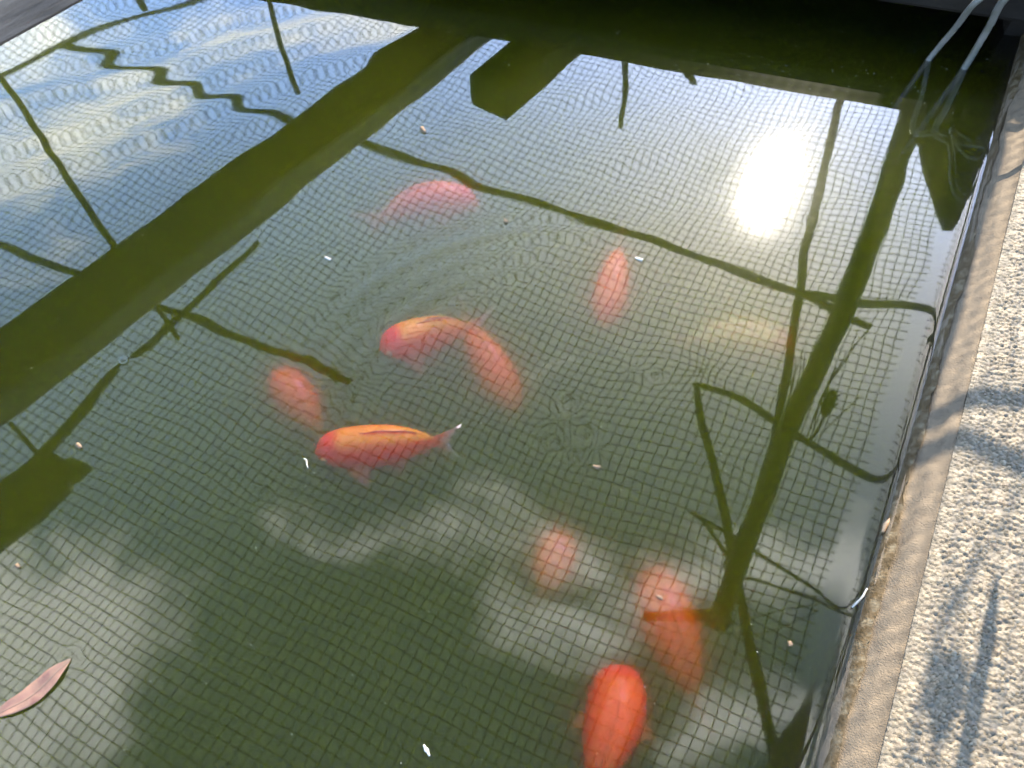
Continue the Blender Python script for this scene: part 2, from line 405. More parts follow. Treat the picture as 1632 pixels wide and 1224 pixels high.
# mortar edge
M['mortar'] = material('sandy_mortar', (.165, .118, .070), .85, noise=((.10, .071, .042), 130, 9), bump=(900, .9, .002), third=(.13, .095, .058))
prof = [(EDGE, -.62), (EDGE, -.02), (EDGE + .0005, .004), (EDGE + .002, .0085), (EDGE + .005, .0115), (EDGE + .010, .0145), (EDGE + .016, .0185), (EDGE + .022, .0225), (EDGE + .0285, .0262)]
ul = np.linspace(-1, 1.9, 700); rg = np.random.default_rng(9)
def smooth_noise(n, k, rg): x = rg.normal(0, 1, n + 2 * k); x = np.convolve(x, np.ones(k) / k, 'same')[k:-k]; return x / x.std()
nz = [smooth_noise(len(ul), 25, rg) * .0011 + smooth_noise(len(ul), 5, rg) * .0003 for _ in prof]
P_ = np.zeros((len(ul), len(prof), 3))
for j, (a, z) in enumerate(prof):
    k = 0 if z < .003 else 1
    for i, u in enumerate(ul): P_[i, j] = su(a + k * nz[j][i], u, z + (k * nz[(j + 2) % len(prof)][i] * .6 if j < len(prof) - 1 else 0))
og = np.array(cp['_o']); P_ -= og
me_o = grid_mesh('mortar_edge', P_[..., 0], P_[..., 1], P_[..., 2], M['mortar']); me_o.parent = cp
# dirty waterline
M['stain'] = material('brown_waterline', (.050, .032, .012), .75, spec=.15, noise=((.15, .12, .075), 120, 7), bump=(500, .8, .0015), third=(.08, .055, .028))
P2 = np.zeros((len(ul), 5, 3))
hz = smooth_noise(len(ul), 18, rg) * .0009 + smooth_noise(len(ul), 4, rg) * .00025
for i, u in enumerate(ul):
    for j, (a, z) in enumerate(((-.0012, -.01), (-.0012, .0015), (.0004, .0066 + hz[i] * 1.3), (.0026, .0105 + hz[i] * .5), (.0052 + hz[i] * 1.6, .0131 + hz[i] * .9))):
        P2[i, j] = su(EDGE + a, u, z)
P2 -= og
so = grid_mesh('waterline_stain', P2[..., 0], P2[..., 1], P2[..., 2], M['stain']); so.parent = cp

# ------------------------------------------------------------ far end: dark timber wall
PSI = R(16); WN = Vector((math.sin(PSI), math.cos(PSI), 0)); WL = Vector((math.cos(PSI), -math.sin(PSI), 0))
WD, DT, DB = .984, .088, .050
wl = empty('timber_deck', WN * WD, 'black stained low timber deck across the far end of the pond', 'deck')
def deck_board(d0, d1, seed, zt):
    mid = WN * ((d0 + d1) / 2) + Vector((0, 0, DB))
    link('board', *beam(mid - WL * 1.9, mid + WL * 1.6, WN * ((d1 - d0) / 2), zt - DB, 90, .0016, seed), M['dark_wood'], wl)
for k in range(9):
    deck_board(WD + k * .146, WD + k * .146 + .140, 20 + k, DT + .001 * (k % 2))
for k, lx in enumerate((-1.3, -.45, .35)):
    a0 = WN * (WD + .06) + WL * lx + Vector((0, 0, DB - .09)); link('joist', *beam(a0, a0 + WN * 1.2, WL * .022, .087, 10, .001, 50 + k), M['dark_wood'], wl)
link('back_board', *beam(WN * (WD + 1.35) - WL * 1.9 + Vector((0, 0, -.5)), WN * (WD + 1.35) + WL * 1.6 + Vector((0, 0, -.5)), WN * .02, .6, 20, .001, 60), M['dark_wood'], wl)
def wallpt(px, py, D):
    qx_, qy_ = q_of(px, py); f = qx_ * WN.x + qy_ * WN.y; tt = D / f
    return Vector((qx_ * tt, qy_ * tt, tt - CAM_H))
def slab_on_plane(name, pix, D, thick, mat, parent=None):
    P = [wallpt(px, py, D) for px, py in pix]
    return link(name, *prism(P, [p + WN * thick for p in P]), mat, parent)

# joist end that juts out over the pond
jd = Vector((math.sin(R(37)), math.cos(R(37)), 0)); ja = Vector((math.cos(R(37)), -math.sin(R(37)), 0))
a_ = mir(740, 128, .094); b_ = mir(817, 131, .094); mid = (a_ + b_) / 2
jo = link('timber_offcut', *beam(mid, mid + jd * .55, ja * ((b_ - a_).length / 2), .05, 12, .001, 5), M['dark_wood'])
tag(jo, 'short dark sawn timber offcut jutting over the edge of the deck', 'timber')
# stake by the far corner of the coping
st = slab_on_plane('pointed_stake', [(1438, 165), (1440, 205), (1462, 240), (1466, 262), (1482, 310), (1500, 366), (1532, 374), (1590, 250), (1620, 100), (1560, 60)], 1.26, .03, M['dark_wood'])
tag(st, 'dark pointed timber stake standing beside the far corner of the coping', 'stake')

# ------------------------------------------------------------ plank across the pond
bd = Vector((math.sin(R(37)), math.cos(R(37)), 0)); ba = Vector((math.cos(R(37)), -math.sin(R(37)), 0))
ZB, ZT, S1, S2_ = .1634, .202, -.746, -.833
pc = ba * ((S1 + S2_) / 2)
def along(a): return pc + bd * a + Vector((0, 0, ZB))
V, Fc = beam(along(-1.3), along(1.62), ba * ((S1 - S2_) / 2), ZT - ZB, 160, .0012, 8)
ang = math.atan2(bd.y, bd.x); RM = Matrix.Rotation(-ang, 3, 'Z')
plank = link('plank', [RM @ (v - along(0)) for v in V], Fc, M['old_wood'])
plank.location = along(0); plank.rotation_euler = (0, 0, ang)
tag(plank, 'weathered grey plank spanning the pond just above the water, upper left corner', 'plank')

# ------------------------------------------------------------ poles and sticks of the net frame
PZ = NET_Z - .02
def stick(name, pts, widths, mat, label, cat, group=None, z=PZ, n=40, rough=.05, seed=0, parent=None, sides=10):
    P = [mir(p[0], p[1], p[2] if len(p) > 2 else z) for p in pts]
    wd = list(widths)
    idx = np.linspace(0, len(pts) - 1, len(wd))
    rad = []
    for i, w in zip(idx, wd):
        k = int(round(i)); rad.append(mir_pxlen(pts[k][0], pts[k][1], z, w) / 2 * (1.0 if name == 'leaning_post' else .92))
    V, Fc = tube(P, rad, n, sides, rough, seed=seed)
    c = Vector((0, 0, 0))
    for p in P: c += p / len(P)
    o = link(name, V, Fc, mat, parent, True, origin=c if parent is None else None)
    if parent is None: tag(o, label, cat, group)
    return o
GF = 'poles of the net frame'
stick('net_pole', [(95, 68), (330, 145), (470, 187), (580, 225), (770, 292), (960, 360), (1270, 470), (1392, 522)], [13, 13, 14, 14, 15], M['pole'], 'longest straight pole running from far left across under the net', 'pole', GF, rough=.02, n=60)
stick('net_pole', [(1262, 468), (1380, 481), (1470, 490), (1489, 500), (1488, 560)], [15, 14, 14, 11, 5], M['pole'], 'bent pole hooking down beside the coping, right of the sun glint', 'pole', GF, z=PZ - .03, seed=2)
stick('net_pole', [(-60, 152), (0, 120), (95, 68), (220, 30), (345, -6)], [13, 12, 11, 10, 9], M['pole'], 'thin pole under the net beyond the weathered plank', 'pole', GF, seed=3)
stick('net_pole', [(-20, 95), (30, 165), (105, 280), (180, 392), (215, 450)], [12, 12, 13, 13, 13], M['pole'], 'slanting pole crossing above the plank at far left', 'pole', GF, z=PZ - .015, seed=4)
stick('net_pole', [(-80, 372), (0, 396), (120, 436), (250, 490), (400, 545), (480, 570), (551, 602)], [13, 14, 14, 14, 15], M['pole'], 'pole from left edge whose tip pokes the net mid pond', 'pole', GF, seed=5)
stick('crooked_branch', [(410, 380), (340, 452), (270, 520), (195, 582), (140, 640), (60, 726), (-30, 810)], [9, 13, 14, 13, 17, 22, 24], M['twig'], 'crooked bare branch lying alongside the plank below the net', 'branch', rough=.12, z=PZ - .035, seed=6)
stick('short_stick', [(243, 486), (262, 512), (282, 538)], [7, 8, 9], M['twig'], 'short stick crossing the crooked branch near the plank', 'stick', z=PZ - .045, n=10, seed=7)
stick('short_stick', [(18, 672), (50, 708), (88, 752)], [9, 9, 8], M['twig'], 'short stick at lower left touching the ragged board', 'stick', z=PZ - .045, n=10, seed=8)
g1 = stick('hanging_stick', [(425, -12), (440, 40), (465, 118)], [9, 9, 10], M['pole'], 'thin stick with a bleached tip hanging against the blue sky', 'stick', z=PZ - .05, n=16, seed=9)
g1['_o'] = tuple(g1.location)
stick('bleached_tip', [(464, 114), (469, 128), (476, 144)], [11, 12, 9], M['pale_end'], None, None, z=PZ - .05, n=8, rough=.15, parent=g1)
stick('short_stick', [(216, -10), (230, 14)], [14, 12], M['pole'], 'stub of stick at the top edge beyond the plank', 'stick', n=6, seed=10)
stick('short_stick', [(999, 80), (998, 110), (994, 150), (989, 200)], [12, 11, 9, 9], M['pole'], 'lone stick pointing down from the dark deck edge', 'stick', z=PZ - .05, n=20, rough=.12, seed=11)
stick('short_stick', [(1095, 112), (1106, 131)], [16, 10], M['pole'], 'tiny knob of stick poking past the dark deck edge', 'stick', z=.40, n=8, seed=12)
stick('short_stick', [(1450, 168), (1437, 211)], [10, 17], M['pole'], 'stub with a flared end beside the thick leaning post', 'stick', z=.45, n=8, seed=13)
stick('leaning_post', [(1462, 160), (1448, 200), (1405, 330), (1350, 480), (1258, 680), (1192, 850), (1166, 930), (1146, 985)], [38, 38, 36, 36, 34, 34, 30, 33], M['pole'], 'thickest post, leaning from the far deck down to the right of the pond', 'post', z=.42, n=70, rough=.03, seed=14, sides=14)
stick('net_pole', [(1346, 140), (1338, 170), (1300, 335), (1271, 480), (1236, 690), (1200, 810), (1160, 900)], [14, 14, 15, 15, 17, 18, 18], M['pole'], 'slim pole just left of the thick leaning post, joining its foot', 'pole', GF, z=PZ - .01, seed=15)
stick('short_stick', [(1027, 982), (1085, 981), (1140, 978)], [17, 19, 20], M['pole'], 'stub stick pointing left from the foot of the leaning post', 'stick', z=PZ - .03, n=14, seed=16)
stick('net_pole', [(1106, 612), (1118, 690), (1143, 780), (1165, 870), (1186, 985), (1215, 1110), (1250, 1250)], [10, 15, 16, 16, 18, 21, 22], M['pole'], 'bent pole running down to the bottom edge beside the coping', 'pole', GF, z=PZ - .02, seed=17)
stick('net_pole', [(1108, 614), (1180, 642), (1240, 680), (1310, 722), (1402, 770)], [11, 15, 14, 14, 13], M['pole'], 'short straight batten slanting to the coping below the leaning post', 'pole', GF, seed=18)
stick('crooked_twig', [(1396, 770), (1420, 752), (1431, 735), (1434, 716)], [10, 9, 8, 4], M['twig'], 'little hooked twig at the right end of the straight batten', 'twig', z=PZ - .03, n=14, rough=.1, seed=19)
stick('tapered_stake', [(1416, 716), (1405, 760), (1380, 845), (1352, 918)], [5, 15, 15, 5], M['twig'], 'narrow stake tapering at both ends along the coping edge', 'stake', z=.30, n=24, rough=.1, seed=20)
stick('tapered_stake', [(1342, 958), (1322, 1030), (1290, 1120), (1238, 1250)], [8, 16, 26, 52], M['pole'], 'broadening dark stake along the coping at the bottom edge', 'stake', z=PZ - .06, n=30, seed=21)
stick('bare_twig', [(1098, 808), (1118, 822), (1140, 852), (1168, 892)], [5, 6, 7, 8], M['twig'], 'upper forked twig left of the bent pole', 'twig', z=PZ - .03, n=14, rough=.15, seed=22)
stick('bare_twig', [(1106, 812), (1160, 846), (1240, 902), (1335, 974)], [6, 7, 7, 6], M['twig'], 'long straight twig slanting down to the coping', 'twig', z=PZ - .05, n=24, rough=.1, seed=23)
stick('bare_twig', [(1178, 919), (1206, 921), (1255, 944), (1300, 962), (1342, 980)], [7, 6, 5, 5, 4], M['twig'], 'kinked twig starting at the knot of the leaning post', 'twig', z=PZ - .02, n=24, rough=.15, seed=24)
stick('loose_cord', [(1185, 990), (1240, 975), (1310, 965)], [2.2, 2.2, 2.2], M['net'], 'loose dark cord strung above the foot of the leaning post', 'cord', n=14, seed=25)
stick('loose_cord', [(1150, 1008), (1215, 1010), (1300, 975)], [2.2, 2.2, 2.2], M['net'], 'slack dark cord tied below the foot of the leaning post', 'cord', n=14, seed=26)
# frayed cord ends at the foot of the post
stick('rag_knot', [(1135, 975), (1150, 990), (1160, 1000)], [30, 36, 20], M['twig'], 'ragged knot of rotten wood at the foot of the leaning post', 'knot', z=PZ - .045, n=10, rough=.35, seed=27)
# dry plant stalks caught in the net
dp = empty('dry_plant', mir(1300, 720, PZ - .02), 'dry seed head on thin stalks caught beside the leaning post', 'dry plant')
for k, (pts, w) in enumerate([([(1250, 668), (1262, 615), (1267, 570)], 3), ([(1253, 668), (1268, 615), (1277, 566)], 2.5), ([(1256, 668), (1274, 610), (1283, 560)], 3), ([(1248, 668), (1258, 630), (1262, 590)], 2),
                            ([(1390, 523), (1350, 572), (1310, 632), (1296, 690)], 3), ([(1330, 590), (1300, 660), (1285, 705)], 3.5), ([(1282, 712), (1302, 690), (1318, 652)], 6), ([(1375, 630), (1330, 672), (1290, 715)], 2.5), ([(1350, 565), (1322, 610), (1316, 640)], 2)]):
    stick('stalk', pts, [w, w, w * .6], M['twig'], None, None, z=PZ - .02, n=14, rough=.1, seed=40 + k, parent=dp, sides=6)
stick('seed_head', [(1312, 668), (1318, 648), (1324, 632), (1330, 622)], [6, 22, 20, 6], M['twig'], None, None, z=PZ - .02, n=12, rough=.3, seed=60, parent=dp)
for k, (a, b) in enumerate([((1322, 640), (1342, 628)), ((1318, 640), (1314, 620)), ((1326, 650), (1336, 645))]):
    stick('bract', [a, ((a[0] + b[0]) / 2, (a[1] + b[1]) / 2), b], [6, 5, 1], M['twig'], None, None, z=PZ - .02, n=6, seed=64 + k, parent=dp, sides=6)
# ragged board end at lower left
pix = [(-60, 850), (-10, 800), (40, 752), (66, 728), (84, 716), (104, 728), (118, 726), (141, 738), (122, 758), (112, 764), (108, 778), (60, 822), (0, 872), (-50, 915)]
tp = [mir(a, b, .56) for a, b in pix]
rb = link('ragged_board', *prism([p + Vector((0, 0, .02)) for p in tp], tp), M['pole'])
tag(rb, 'broken board end with a ragged edge, lower left over the water', 'board')

# ------------------------------------------------------------ the net itself
CA, CB = .0157, .0184
def net_point(s, u):
    s = np.asarray(s, float); u = np.asarray(u, float)
    z = NET_Z + .008 * np.sin(s * 5.1 + .7) * np.sin(u * 4.3 + 1.1) + .004 * np.sin(s * 13 + u * 7)
    z = z - .20 * np.clip(s + .22, 0, None) ** 1.0
    ds = .004 * np.sin(u * 6.0 + s * 2.2) + .0022 * np.sin(u * 15 + 2 * s + 1) ; du = .004 * np.sin(s * 5.3 + 1.3 + u) + .0022 * np.sin(s * 14.1 + u * 3)
    s2 = s + ds; u2 = u + du
    for (px, py, rad, k, dz) in ((551, 603, .075, .75, .012), (1108, 613, .055, .6, .01), (1146, 985, .06, .35, .008), (1050, 950, .05, -.25, 0), (1392, 520, .05, .4, .005)):
        c = mir(px, py, NET_Z); cs = c.dot(ES); cu = c.dot(EU)
        r2 = ((s2 - cs) ** 2 + (u2 - cu) ** 2) / rad ** 2; f = k * np.exp(-r2)
        s2 = s2 + (cs - s2) * f; u2 = u2 + (cu - u2) * f; z = z - dz * np.exp(-r2)
    return np.stack([s2 * ES.x + u2 * EU.x, s2 * ES.y + u2 * EU.y, z], -1)
NS0, NS1, NU0, NU1 = -2.35, .215, -.45, 2.45
def threads():
    V, Fc = [], []; off = 0; r = .00105
    jr = np.random.default_rng(4)
    def add(P, r):
        nonlocal off
        n = len(P); T = np.gradient(P, axis=0); T /= np.linalg.norm(T, axis=1)[:, None]
        up = np.array([0, 0, 1.0]); A = np.cross(T, up); A /= np.linalg.norm(A, axis=1)[:, None]; B = np.cross(A, T)
        ring = [P + r * (math.cos(th) * A + math.sin(th) * B) for th in (math.pi / 2, math.pi * 7 / 6, math.pi * 11 / 6)]
        V.append(np.stack(ring, 1).reshape(-1, 3))
        i = np.arange(n - 1)[:, None] * 3 + off; k = np.arange(3)[None]; k2 = (k + 1) % 3
        Fc.append(np.stack([i + k, i + k2, i + 3 + k2, i + 3 + k], -1).reshape(-1, 4)); off += 3 * n
    uu = np.arange(NU0, NU1, .016); k = 0
    s = NS1
    while s > NS0:
        add(net_point(np.full(uu.shape, s) + jr.normal(0, .0004), uu), r); s -= CA
    ss = np.arange(NS0, NS1 + .017, .016); u = NU0
    while u < NU1:
        add(net_point(ss, np.full(ss.shape, u) + jr.normal(0, .0004)), r); u += CB
    return np.concatenate(V), np.concatenate(Fc)
nv, nf = threads()
me = bpy.data.meshes.new('pond_net'); me.vertices.add(len(nv)); me.vertices.foreach_set('co', nv.astype(np.float32).ravel())
me.loops.add(nf.size); me.loops.foreach_set('vertex_index', nf.ravel().astype(np.int32)); me.polygons.add(len(nf)); me.polygons.foreach_set('loop_start', np.arange(0, nf.size, 4, dtype=np.int32))
me.update(calc_edges=True); me.validate(); me.materials.append(M['net'])
net = bpy.data.objects.new('pond_net', me); col.objects.link(net)
tag(net, 'black square mesh netting stretched over the whole pond', 'net')

# ------------------------------------------------------------ hoses at the far corner
def hose(pts, r, label, seed):
    V, Fc = tube(pts, [r, r, r], 50, 10, .02, seed=seed)
    return tag(link('hose', V, Fc, M['hose'], None, True), label, 'hose', 'thin hoses dipping into the far corner of the pond')
hose([(.43, .80, -.10), (.470, .835, -.035), at(1480, 95, 0), at(1522, 45, .045), at(1562, -2, .09), (.560, .86, .105), mir(1515, 235, .10), mir(1531, 318, .085), (.60, .69, .062), (.72, .60, .045)], .0036, 'grey hose further from the coping, dipping into the water', 1)
hose([(.475, .79, -.10), (.512, .825, -.035), at(1537, 108, 0), at(1575, 45, .05), at(1612, -10, .095), (.605, .85, .115), mir(1518, 205, .12), mir(1556, 256, .11), (.66, .77, .066), (.78, .70, .045)], .0042, 'grey hose closest to the coping, dipping into the water', 2)

# ------------------------------------------------------------ goldfish
def fish_mat(name, top, side, belly, rough=.4):
    m = bpy.data.materials.new(name); m.use_nodes = True; t = m.node_tree; b = t.nodes['Principled BSDF']
    va = t.nodes.new('ShaderNodeVertexColor'); va.layer_name = 'skin'
    n = t.nodes.new('ShaderNodeTexVoronoi'); n.inputs['Scale'].default_value = 520
    co = t.nodes.new('ShaderNodeTexCoord'); t.links.new(co.outputs['Object'], n.inputs['Vector'])
    t.links.new(va.outputs[0], b.inputs['Base Color']); b.inputs['Roughness'].default_value = rough
    bp = t.nodes.new('ShaderNodeBump'); bp.inputs['Strength'].default_value = .10; bp.inputs['Distance'].default_value = .0006
    t.links.new(n.outputs['Distance'], bp.inputs['Height']); t.links.new(bp.outputs[0], b.inputs['Normal'])
    b.inputs['Subsurface Weight'].default_value = .75; b.inputs['Subsurface Radius'].default_value = (1.0, .22, .08); b.inputs['Subsurface Scale'].default_value = .022
    m['c'] = (*top, *side, *belly)
    return m
FM = {'red': fish_mat('red_scales', (1.0, .27, .004), (.99, .012, .005), (.95, .02, .015)),  # first colour is the back, tinted lighter as if sunlit
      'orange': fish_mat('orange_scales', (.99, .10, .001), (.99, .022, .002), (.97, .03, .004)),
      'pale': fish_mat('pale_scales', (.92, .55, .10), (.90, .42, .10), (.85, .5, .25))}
def fin_mat(name, c0, c1):
    m = bpy.data.materials.new(name); m.use_nodes = True; t = m.node_tree; b = t.nodes['Principled BSDF']
    va = t.nodes.new('ShaderNodeVertexColor'); va.layer_name = 'skin'; t.links.new(va.outputs[0], b.inputs['Base Color'])
    b.inputs['Roughness'].default_value = .45
    tl = t.nodes.new('ShaderNodeBsdfTranslucent'); t.links.new(va.outputs[0], tl.inputs[0]); mx = t.nodes.new('ShaderNodeMixShader'); mx.inputs[0].default_value = .45
    t.links.new(b.outputs[0], mx.inputs[1]); t.links.new(tl.outputs[0], mx.inputs[2]); t.links.new(mx.outputs[0], t.nodes['Material Output'].inputs['Surface'])
    m['c'] = (*c0, *c1); return m
FIN = {'red': fin_mat('red_fin', (.95, .14, .02), (.75, .68, .6)), 'orange': fin_mat('orange_fin', (.9, .2, .03), (.9, .35, .12)), 'pale': fin_mat('pale_fin', (.9, .12, .06), (.9, .3, .15))}
M['eye'] = material('fish_eye', (.01, .01, .012), .15)
M['iris'] = material('fish_iris', (.75, .35, .08), .3)
PT = np.array([0, .03, .08, .15, .25, .38, .52, .66, .80, .90, .96, 1.0])
PH = np.array([.10, .30, .50, .70, .90, 1.0, .97, .80, .54, .36, .30, .30])
PW = np.array([.10, .40, .62, .80, .95, 1.0, .92, .70, .42, .22, .14, .10])
def colour_attr(o, cols):
    a = o.data.color_attributes.new('skin', 'FLOAT_COLOR', 'POINT')
    c = np.concatenate([np.asarray(cols), np.ones((len(cols), 1))], 1); a.data.foreach_set('color', c.astype(np.float32).ravel())
def sheet(name, rows, mat, parent, thick, c0, c1, pw=1.5):
    """A fin: rows of points from root to edge, given a real thickness."""
    rows = [[Vector(p) for p in r] for r in rows]; nr, nc = len(rows), len(rows[0])
    nrm = (rows[0][-1] - rows[0][0]).cross(rows[-1][nc // 2] - rows[0][nc // 2]).normalized()
    V, cl_ = [], []
    for sgn in (1, -1):
        for i, r in enumerate(rows):
            for j, p in enumerate(r):
                V.append(p + nrm * (sgn * thick * (1 - .75 * i / (nr - 1)) + .0006 * math.sin(j * 2.1) * i / (nr - 1)))
                f = (i / (nr - 1)) ** pw; cl_.append([c0[k] * (1 - f) + c1[k] * f for k in range(3)])
    Fc = []; o2 = nr * nc
    for i in range(nr - 1):
        for j in range(nc - 1):
            a = i * nc + j
            Fc.append((a, a + 1, a + nc + 1, a + nc)); Fc.append((o2 + a, o2 + a + nc, o2 + a + nc + 1, o2 + a + 1))
    rim = [j for j in range(nc)] + [i * nc + nc - 1 for i in range(1, nr)] + [(nr - 1) * nc + j for j in range(nc - 2, -1, -1)] + [i * nc for i in range(nr - 2, 0, -1)]
    for k in range(len(rim)):
        a, b = rim[k], rim[(k + 1) % len(rim)]; Fc.append((a, o2 + a, o2 + b, b))
    o = link(name, V, Fc, mat, parent, True); colour_attr(o, cl_); return o
def goldfish(spine, depths, hh, ww, kind, label, tail_len=.30, tail_dir=None, lean=0.0, dorsal=True, head_red=.0):
    dk = 1.0 if min(depths) < .03 else 1.12
    P = [at(px, py, -d * dk) for (px, py), d in zip(spine, depths)]
    hh *= 1 + .5 * (dk - 1) * .3; ww *= 1 + .5 * (dk - 1) * .3
    n, ms = 44, 22
    pts = catmull(P, n); Ltot = sum((pts[i + 1] - pts[i]).length for i in range(n - 1))
    c = pts[n // 2].copy()
    hh *= 1.22; ww *= 1.25
    root = empty('goldfish', c, label, 'fish', 'goldfish in the green pond')
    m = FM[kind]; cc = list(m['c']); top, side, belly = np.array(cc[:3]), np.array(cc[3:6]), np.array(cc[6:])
    V, cols, frames = [], [], []
    for i, p in enumerate(pts):
        t_ = (pts[min(i + 1, n - 1)] - pts[max(i - 1, 0)]).normalized(); tt = i / (n - 1)
        sidev = t_.cross(Vector((0, 0, 1))).normalized(); upv = sidev.cross(t_).normalized()
        upv = (upv * math.cos(lean) + sidev * math.sin(lean)).normalized(); sidev = t_.cross(upv).normalized()
        h = np.interp(tt, PT, PH) * hh; w = np.interp(tt, PT, PW) * ww; frames.append((p, t_, upv, sidev, h, w))
        for k in range(ms):
            a = 2 * math.pi * k / ms; ca, sa = math.cos(a), math.sin(a)
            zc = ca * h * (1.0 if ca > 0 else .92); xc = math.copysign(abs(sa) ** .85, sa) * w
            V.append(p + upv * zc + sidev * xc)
            f = np.clip((ca - .55) / .4, 0, 1); g_ = np.clip((-ca - .45) / .4, 0, 1)  # f: sunlit look of the back painted into the skin colour
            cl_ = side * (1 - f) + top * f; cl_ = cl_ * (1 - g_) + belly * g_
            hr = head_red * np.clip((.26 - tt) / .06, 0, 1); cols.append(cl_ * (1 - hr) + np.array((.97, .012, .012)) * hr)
    Fc = []
    for i in range(n - 1):
        for k in range(ms):
            k2 = (k + 1) % ms; Fc.append((i * ms + k, i * ms + k2, (i + 1) * ms + k2, (i + 1) * ms + k))
    V.append(pts[0] - frames[0][1] * hh * .06); cols.append(cols[0]); V.append(pts[-1]); cols.append(cols[-2])
    for k in range(ms):
        k2 = (k + 1) % ms; Fc.append((len(V) - 2, k2, k)); Fc.append((len(V) - 1, (n - 1) * ms + k, (n - 1) * ms + k2))
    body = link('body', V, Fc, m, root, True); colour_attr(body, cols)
    fm = FIN[kind]; c0, c1 = list(fm['c'])[:3], list(fm['c'])[3:]
    # tail: a forked fan
    p, t_, upv, sidev, h, w = frames[-1]
    td = t_ if tail_dir is None else (at(*tail_dir[0], -tail_dir[1]) - p).normalized()
    Lt = tail_len * Ltot; rows = []
    for i in range(8):
        f = i / 7; row = []
        for j in range(13):
            v = (j / 12 - .5) * 2
            spread = h * (1 - f) + f * hh * 1.25
            ln = Lt * f * (.55 + .45 * abs(v) ** 1.4) * (1 + .04 * math.sin(j * 3))
            row.append(p - t_ * .002 + td * ln + upv * (v * spread * (.9 + .1 * math.cos(v))) + sidev * (.12 * Lt * math.sin(f * 2.2 + v * .6) * f))
        rows.append(row)
    sheet('tail_fin', rows, fm, root, .0007, c0, c1, 1.3)
    def fin(name, i0, i1, base, outv, back, size, nr=6, nc=8):
        rows = []
        for r_ in range(nr):
            f = r_ / (nr - 1); row = []
            for j in range(nc):
                g = j / (nc - 1); k = int(i0 + (i1 - i0) * g); fp = frames[k]
                b0 = base(fp); prof_ = math.sin(math.pi * min(1, .18 + g * .80)) ** .7
                row.append(b0 + (outv(fp) * size * prof_ + fp[1] * back * size) * f)
            rows.append(row)
        return sheet(name, rows, fm, root, .0006, c0, [a * .6 + b * .4 for a, b in zip(c0, c1)], 1.8)
    if dorsal: fin('dorsal_fin', 15, 31, lambda f: f[0] + f[2] * f[4] * .95, lambda f: f[2], .9, hh * .15)
    fin('anal_fin', 31, 37, lambda f: f[0] - f[2] * f[4] * .85, lambda f: -f[2], .6, hh * .42, 5, 5)
    for sg in (1, -1):
        fin('pectoral_fin', 10, 13, lambda f: f[0] - f[2] * f[4] * .55 + f[3] * (sg * f[5] * .72), lambda f: (f[3] * sg * .8 - f[2] * .7).normalized(), .75, hh * .85, 6, 7)
        fin('pelvic_fin', 20, 23, lambda f: f[0] - f[2] * f[4] * .82 + f[3] * (sg * f[5] * .35), lambda f: (f[3] * sg * .4 - f[2]).normalized(), .7, hh * .62, 5, 5)
        fp = frames[4]; ec = fp[0] + fp[3] * (sg * fp[5] * .86) + fp[2] * fp[4] * .18
        for nm, rr_, mm, push in (('eye', hh * .13, M['iris'], 0), ('pupil', hh * .085, M['eye'], hh * .075)):
            bm = bmesh.new(); bmesh.ops.create_uvsphere(bm, u_segments=12, v_segments=8, radius=rr_)
            me = bpy.data.meshes.new(nm); bm.to_mesh(me); bm.free(); me.materials.append(mm)
            me.polygons.foreach_set('use_smooth', [True] * len(me.polygons))
            o = bpy.data.objects.new(nm, me); col.objects.link(o)
            if nm == 'eye': o.parent = root; o.location = ec - c; eye = o
            else: o.parent = eye; o.location = fp[3] * (sg * push)
    return root
goldfish([(503, 722), (535, 716), (590, 712), (640, 708), (672, 704), (694, 703)], [.031, .030, .029, .029, .030, .031], .0195, .0135, 'red', 'clearest red goldfish with back tinted orange as if sunlit, side on, mid pond', tail_len=.26, tail_dir=((740, 700), .022), head_red=.9)
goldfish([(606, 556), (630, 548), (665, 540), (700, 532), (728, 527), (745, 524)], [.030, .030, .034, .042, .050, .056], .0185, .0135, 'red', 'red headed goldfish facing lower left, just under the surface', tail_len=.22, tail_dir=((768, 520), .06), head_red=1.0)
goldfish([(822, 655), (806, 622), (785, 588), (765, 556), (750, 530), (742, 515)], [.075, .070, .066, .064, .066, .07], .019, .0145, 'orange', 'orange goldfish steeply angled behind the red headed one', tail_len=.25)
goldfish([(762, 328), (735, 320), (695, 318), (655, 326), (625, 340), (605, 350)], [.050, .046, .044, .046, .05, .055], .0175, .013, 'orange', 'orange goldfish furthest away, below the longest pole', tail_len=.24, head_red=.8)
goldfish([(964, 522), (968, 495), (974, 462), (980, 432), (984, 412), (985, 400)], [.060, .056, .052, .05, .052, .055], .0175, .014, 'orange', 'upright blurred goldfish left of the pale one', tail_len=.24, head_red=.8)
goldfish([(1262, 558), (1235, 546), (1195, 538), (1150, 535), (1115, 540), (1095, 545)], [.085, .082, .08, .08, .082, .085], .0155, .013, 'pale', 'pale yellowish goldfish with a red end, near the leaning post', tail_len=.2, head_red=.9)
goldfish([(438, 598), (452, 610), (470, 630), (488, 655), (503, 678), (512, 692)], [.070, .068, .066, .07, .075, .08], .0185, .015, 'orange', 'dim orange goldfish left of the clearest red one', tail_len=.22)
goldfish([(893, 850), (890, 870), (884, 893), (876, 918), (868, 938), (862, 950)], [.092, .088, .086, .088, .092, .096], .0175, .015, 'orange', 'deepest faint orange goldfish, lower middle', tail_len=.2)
goldfish([(1040, 905), (1050, 945), (1065, 995), (1082, 1045), (1098, 1090), (1106, 1115)], [.090, .084, .08, .082, .086, .09], .0225, .019, 'orange', 'large blurred orange goldfish under the foot of the leaning post', tail_len=.22)
